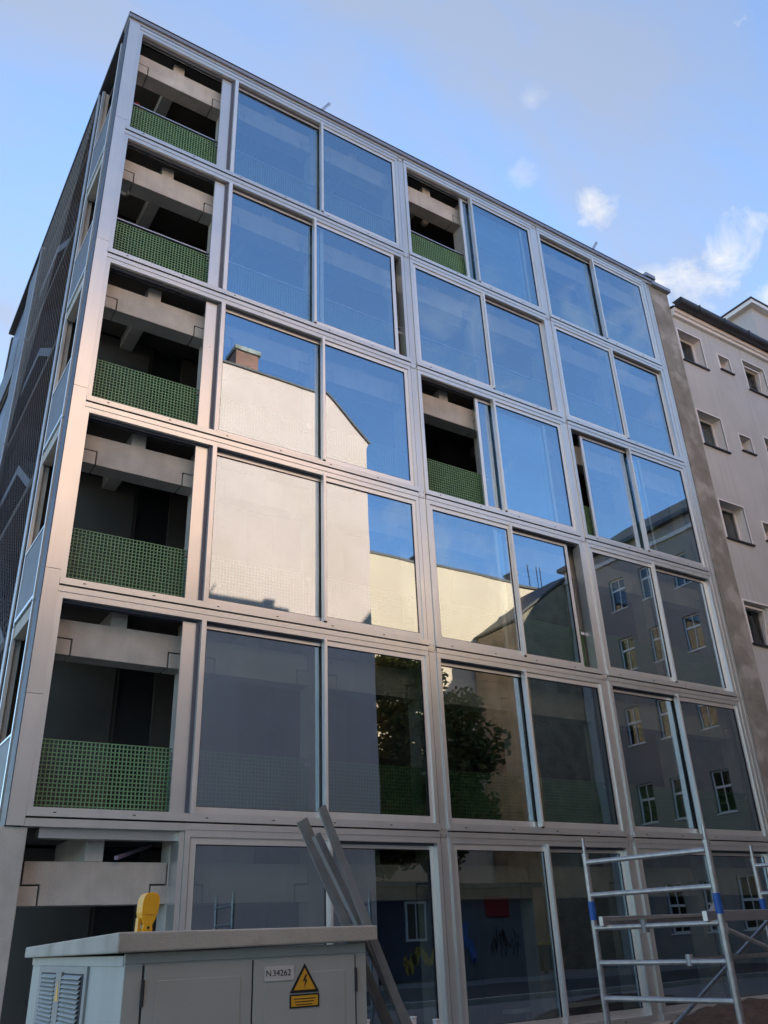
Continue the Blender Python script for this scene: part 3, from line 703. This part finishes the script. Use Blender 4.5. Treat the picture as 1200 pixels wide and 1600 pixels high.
fr = MB().box(ov - .004, CW - ov + .004, ov - .006, ov + .01, 1.412, 1.4535); fr.box(ov - .003, ov + .075, ov - .009, ov + .01, .1, 1.412); fr.box(CW - ov - .055, CW - ov + .003, ov - .009, ov + .01, .1, 1.412)
fr.build('front_frame', 'cab_body', cab, .003)
fr = MB().box(ov - .006, ov - .001, ov + .012, CD - ov, 1.405, 1.4445); fr.build('side_frame', 'cab_body', cab)
doors = [(ov + .083, .622), (.630, CW - ov - .063)]
for (a, b) in doors:
    d = MB().box(a, b, ov - .016, ov + .004, .14, 1.404)
    d.box(a + .055, b - .055, ov - .0195, ov - .0155, .22, 1.345)
    do = d.build('door', 'cab_body', cab, .0025)
    hx = b + .004 if a > .5 else a - .004
    for z in (.4, 1.30):
        MB().tube((hx, ov - .018, z - .05), (hx, ov - .018, z + .05), .007, 8).build('hinge', 'cab_dark', do)
for x in (.622, ov + .0755, CW - ov - .063): MB().box(x, x + .008, ov - .010, ov - .0005, .14, 1.404).build('door_gap', 'cab_dark', cab)
# number plate and warning signs on the right-hand door
def text_obj(name, s, size, loc, rot, mt, parent, ext=.0006):
    cu = bpy.data.curves.new(name, 'FONT'); cu.body = s; cu.size = size; cu.extrude = ext; cu.align_x = 'CENTER'; cu.align_y = 'CENTER'; cu.resolution_u = 4
    o = bpy.data.objects.new(name, cu); COL.objects.link(o)
    dg = bpy.context.evaluated_depsgraph_get(); me = bpy.data.meshes.new_from_object(o.evaluated_get(dg)); bpy.data.objects.remove(o); me.materials.clear(); me.materials.append(MATS[mt])
    o = bpy.data.objects.new(name, me); COL.objects.link(o); o.parent = parent; o.location = loc; o.rotation_euler = rot; return o
yp = ov - .0197
npl = MB().box(.680, .826, yp - .003, yp, 1.316, 1.376).build('number_plate', 'plate_white', cab)
xx = .700
for chn, wd in (('N', .022), (' ', .006), ('3', .0185), ('4', .0185), ('2', .0185), ('6', .0185), ('2', .0185)):
    if chn != ' ': text_obj('lettering', chn, .036, (xx, yp - .0036, 1.346), (R(90), 0, 0), 'ink', npl)
    xx += wd
wx, wz0 = .880, 1.262; sdl = .148; hh = .118
ws = MB().prism([(wx - sdl / 2, wz0), (wx + sdl / 2, wz0), (wx, wz0 + hh)], 1, yp, yp - .003).build('warning_sign', 'ink', cab)
iw = sdl * .74; ih = hh * .74
MB().prism([(wx - iw / 2, wz0 + .011), (wx + iw / 2, wz0 + .011), (wx, wz0 + .011 + ih)], 1, yp - .003, yp - .0042).build('sign_face', 'sign_yellow', ws)
q = [(.004, .074), (-.011, .045), (.002, .048), (-.004, .018), (.014, .054), (.002, .051), (.012, .074)]
MB().prism([(wx + a, wz0 + b) for a, b in q], 1, yp - .0044, yp - .0052).build('bolt_symbol', 'ink', ws)
bp = MB().box(wx - .074, wx + .074, yp - .003, yp, wz0 - .060, wz0 - .006).build('warning_plate', 'ink', cab)
MB().box(wx - .067, wx + .067, yp - .0042, yp - .0031, wz0 - .054, wz0 - .012).build('sign_face', 'sign_yellow', bp)
for i in range(3): MB().box(wx - .055 + .006 * i, wx + .055 - .009 * i, yp - .005, yp - .0043, wz0 - .026 - i * .0115, wz0 - .0225 - i * .0115).build('text_line', 'ink', bp)
# louvred side
sd_ = MB().box(ov - .012, ov, .70, 1.95, .2, 1.402).build('side_panel', 'cab_side_shaded', cab)
MB().box(ov - .0135, ov - .0115, .76, 1.86, .5, 1.37).build('louvre_backing', 'cab_dark', cab)
sl = MB()
sl.v = [(ov - .014, 0, 0), (ov - .014, .42, 0), (ov - .027, .42, -.013), (ov - .027, 0, -.013), (ov - .014, 0, -.004), (ov - .014, .42, -.004), (ov - .027, .42, -.017), (ov - .027, 0, -.017)]
sl.f = [(0, 1, 2, 3), (7, 6, 5, 4), (3, 2, 6, 7), (0, 3, 7, 4), (1, 5, 6, 2), (0, 4, 5, 1)]; sl.m = [0] * 6
slat_me = sl.mesh('louvre_slat', 'cab_side_shaded')
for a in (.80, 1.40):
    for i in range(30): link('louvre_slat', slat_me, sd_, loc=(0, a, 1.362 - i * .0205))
MB().box(ov - .024, ov - .012, 1.24, 1.38, .5, 1.375).build('lock_bar', 'cab_side_shaded', sd_)
MB().prism([(1.26, 1.24), (1.34, 1.24), (1.30, 1.34)], 0, ov - .026, ov - .024).build('warning_sticker', 'sign_yellow', cab)
base = Vector((-.615, -6.555, 1.524))
prof = [(.026, 0), (.026, .028), (.021, .045), (.033, .070), (.041, .098), (.0435, .128), (.0425, .155), (.036, .174), (.022, .185), (.0, .188)]
pts = [(w_ + z * .06, z) for w_, z in prof] + [(-w_ + z * .06, z) for w_, z in reversed(prof[:-1])]
sm = MB().prism(pts, 1, -.030, .030)
lamp_in = [(w_ * .72 + z * .06, z * .78 + .036) for w_, z in prof[3:]] + [(-w_ * .72 + z * .06, z * .78 + .036) for w_, z in reversed(prof[3:-1])]
sm.prism(lamp_in, 1, -.0335, -.0302)
so = tag(sm.build('warning_lamp', 'strap_yellow', None, .007), 'yellow plastic site lamp standing upright on the cabinet lid', 'lamp')
hd = MB().box(-.042, -.029, -.014, .014, .012, .075); hd.tube((.004, -.036, .034), (.004, -.031, .034), .006, 8, 1); hd.box(-.034, .034, -.03, .03, -.006, -.0005, 1)
hd.build('bracket', ['strap_yellow', 'cab_dark'], so)
so.location = base; so.rotation_euler = (0, R(2), R(8))

# ------------------------------------------------------------------ steel studs leaning on the cabinet
def stud(a, b, label, roll):
    a, b = Vector(a), Vector(b); ln = (b - a).length
    m = MB(); w_, h, t = .042, .030, .002
    m.box(-w_ / 2, w_ / 2, 0, t, 0, ln); m.box(-w_ / 2, -w_ / 2 + t, t, h, 0, ln); m.box(w_ / 2 - t, w_ / 2, t, h, 0, ln); m.box(-w_ / 2 + t, -w_ / 2 + .008, h - t, h, 0, ln); m.box(w_ / 2 - .008, w_ / 2 - t, h - t, h, 0, ln); m.box(-.004, .004, -.002, 0, 0, ln)
    o = tag(m.build('steel_stud', 'galv'), label, 'steel stud', 'steel studs leaning on the cabinet')
    o.matrix_world = Matrix.Translation(a) @ ((b - a).to_track_quat('Z', 'Y') @ Matrix.Rotation(roll, 3, 'Z').to_quaternion()).to_matrix().to_4x4()
def lean(xt, zt_, xc, yrel, label, roll):
    """stud resting on the right edge of the cabinet lid at xc (z 1.49), its head at xt, zt_; distances from the lens position"""
    k = (xt - xc) / (zt_ - 1.49); xf = xc - k * 1.48
    stud((xf - 2.075, yrel - 10.9455, .01), (xt - 2.075, yrel - 10.9455 + .03, zt_), label, roll)
lean(2.255, 2.10, 2.535, 4.05, 'tallest steel stud leaning on the cabinet, standing foremost', R(75))
lean(2.262, 1.97, 2.540, 4.11, 'shortest steel stud leaning on the cabinet, just behind the tallest', R(100))
lean(2.235, 2.05, 2.530, 4.25, 'steel stud leaning on the cabinet, leftmost at the top', R(70))
lean(2.290, 2.07, 2.575, 4.31, 'rearmost steel stud leaning on the cabinet, just right of the leftmost', R(95))

# ------------------------------------------------------------------ aluminium scaffold tower
S = thing('scaffold_tower', 'aluminium scaffold tower with blue labels and raised platform, before the right bays', 'scaffold', (6.0, -4.9, 0))
FA = [(4.60, -4.33), (4.82, -5.64)]; dxv = Vector((2.89, .13))
FB = [(FA[0][0] + dxv.x, FA[0][1] + dxv.y), (FA[1][0] + dxv.x, FA[1][1] + dxv.y)]
rz = [.29, .59, .89, 1.185, 1.485, 1.775, 2.075]
for fi, F in enumerate((FA, FB)):
    for (x, y) in F:
        u = MB().tube((x, y, .18), (x, y, 2.13), .031, 14); u.tube((x, y, 2.13), (x, y, 2.16), .0345, 12); u.tube((x, y, 2.16), (x, y, 2.30), .019, 10)
        uo = u.build('upright', 'scaff', S, smooth=False)
        MB().tube((x, y, 1.555), (x, y, 1.72), .034, 14).build('blue_label', 'label_blue', uo)
        ft = MB().tube((x, y, .0), (x, y, .02), .07, 14); ft.tube((x, y, .02), (x, y, .2), .016, 10); ft.build('base_foot', 'galv', uo)
    for z in rz:
        a, b = Vector((*F[0], z)), Vector((*F[1], z))
        m = MB().tube(a, b, .0245, 12)
        for p, s_ in ((a, 1), (b, -1)): m.tube(p + (b - a).normalized() * s_ * .02, p + (b - a).normalized() * s_ * .045, .028, 12)
        m.build('rung', 'scaff', S, smooth=False)
def lerp(a, b, t): return (a[0] + (b[0] - a[0]) * t, a[1] + (b[1] - a[1]) * t)
# platform on the fifth rungs
pz = 1.51
for t0 in (.10, .92):
    p, q = lerp(FA[0], FA[1], t0), lerp(FB[0], FB[1], t0)
    MB().bar((p[0] - .06, p[1], pz + .03), (q[0] + .06, q[1], pz + .03), .05, .085).build('platform_beam', 'steel', S, .004)
p0, p1, q0, q1 = lerp(FA[0], FA[1], .14), lerp(FA[0], FA[1], .88), lerp(FB[0], FB[1], .14), lerp(FB[0], FB[1], .88)
dk = MB(); dk.v = [(*p0, pz + .03), (*p1, pz + .03), (*q1, pz + .03), (*q0, pz + .03), (*p0, pz + .045), (*p1, pz + .045), (*q1, pz + .045), (*q0, pz + .045)]
dk.f = [(0, 3, 2, 1), (4, 5, 6, 7), (0, 1, 5, 4), (1, 2, 6, 5), (2, 3, 7, 6), (3, 0, 4, 7)]; dk.m = [0] * 6
dk.build('deck', 'ply', S)
# diagonal and horizontal braces, with claw couplers
def brace(a, b, r=.021):
    m = MB().tube(a, b, r, 12); d = (Vector(b) - Vector(a)).normalized()
    for p in (Vector(a), Vector(b)): m.tube(p - Vector((0, 0, .045)), p + Vector((0, 0, .045)), .034, 8)
    m.build('brace', 'scaff', S)
x0, y0 = FA[1]; x1, y1 = FB[1]
pA = lerp(FA[0], FA[1], .55); 
brace((FA[0][0] + .04, FA[0][1] - .05, .22), (FB[0][0] - .02, FB[0][1] - .05, 1.50))
brace((x0 + .02, y0, 1.44), (x1 - .02, y1, .60))
brace((*lerp(FA[0], FA[1], .72), 1.20), (*lerp(FB[0], FB[1], .80), 1.20))
cp = lerp(FA[0], FA[1], .42)
MB().tube((cp[0], cp[1], 1.43), (cp[0], cp[1], 1.54), .036, 8).build('coupler', 'galv', S)
cp = lerp(FA[0], FA[1], .78)
MB().tube((cp[0] + .3, cp[1], 1.56), (cp[0] + .36, cp[1], 1.62), .03, 8).build('coupler', 'galv', S)

# ------------------------------------------------------------------ small things
def picket(x, y, h, label):
    m = MB().box(-.022, .022, -.022, .022, 0, h); m.box(-.026, .026, -.026, .026, h, h + .012)
    o = tag(m.build('marker_post', 'pvc', None, .004), label, 'post', 'white posts along the bottom edge'); o.location = (x, y, 0)
for (az, d, h, lb) in ((34.16, 8.2, .87, 'tallest white post, right of the leaning studs'), (31.44, 8.2, .862, 'white post peeping out beside the cabinet corner'), (35.53, 8.2, .845, 'rightmost short white post in front of the ground floor glass')):
    picket(-2.075 + d * math.sin(R(az)), -10.9455 + d * math.cos(R(az)), h, lb)
MBm = MB(); n = 26
for i in range(n + 1):
    for j in range(n + 1):
        u, v = i / n * 2 - 1, j / n * 2 - 1; rr = math.sqrt(u * u + v * v); h = max(0, 1 - rr ** 2) ** .8 * .40
        h += (random.random() - .5) * .07 * (h > .02); MBm.v.append((10.9 + u * 2.2 + random.uniform(-.03, .03), -1.35 + v * 1.15, h + .002))
for i in range(n):
    for j in range(n): a = i * (n + 1) + j; MBm.f.append((a, a + n + 1, a + n + 2, a + 1)); MBm.m.append(0)
tag(MBm.build('earth_mound', 'earth'), 'mound of brown dug earth against the glass front, bottom right', 'earth', kind='stuff')
for i, (x, y, z, l_, lb) in enumerate(((8.9, .9, .36, 2.4, 'pale board lying inside ground floor, behind scaffold, uppermost'), (9.4, .75, .20, 2.0, 'pale board lying inside ground floor, behind scaffold, lower one'))):
    o = tag(MB().box(-l_ / 2, l_ / 2, -.12, .12, 0, .05).build('board', 'plate_white', None, .004), lb, 'board', 'boards on the ground floor'); o.location = (x, y, z); o.rotation_euler = (0, 0, R(3 + 4 * i))
    for s_ in (-1, 1):
        t_ = MB().box(-.08, .08, -.14, .14, -z, -.001).build('bearer', 'ply', o); t_.location = (s_ * l_ * .35, 0, 0)
o = tag(MB().bar((1.22, .24, 2.48), (1.86, .9, 2.70), .05, .045).build('metal_bar', 'purple_bar', None, .003), 'lilac metal bar lying on the concrete beam of the open ground floor bay', 'bar')
# cloth bundle on the top balcony
cb = MB()
for (x, y, z, rr) in ((.36, .75, 15.95, .10), (.42, .78, 16.06, .07), (.34, .74, 16.15, .06)):
    for i in range(5):
        a0, a1 = -math.pi / 2 + i * math.pi / 5, -math.pi / 2 + (i + 1) * math.pi / 5
        cb.tube((x, y, z + rr * math.sin(a0)), (x + .01, y, z + rr * math.sin(a1)), max(.004, rr * math.cos(a0) * random.uniform(.8, 1.2)), 9, 0 if z > 16 else 1, max(.004, rr * math.cos(a1) * random.uniform(.8, 1.2)), False)
cb.tube((.37, .76, 14.53), (.37, .76, 15.9), .02, 6, 1)
tag(cb.build('cloth_bundle', ['cloth_red', 'cloth_blue']), 'red and blue cloth hanging in the top left balcony', 'cloth')
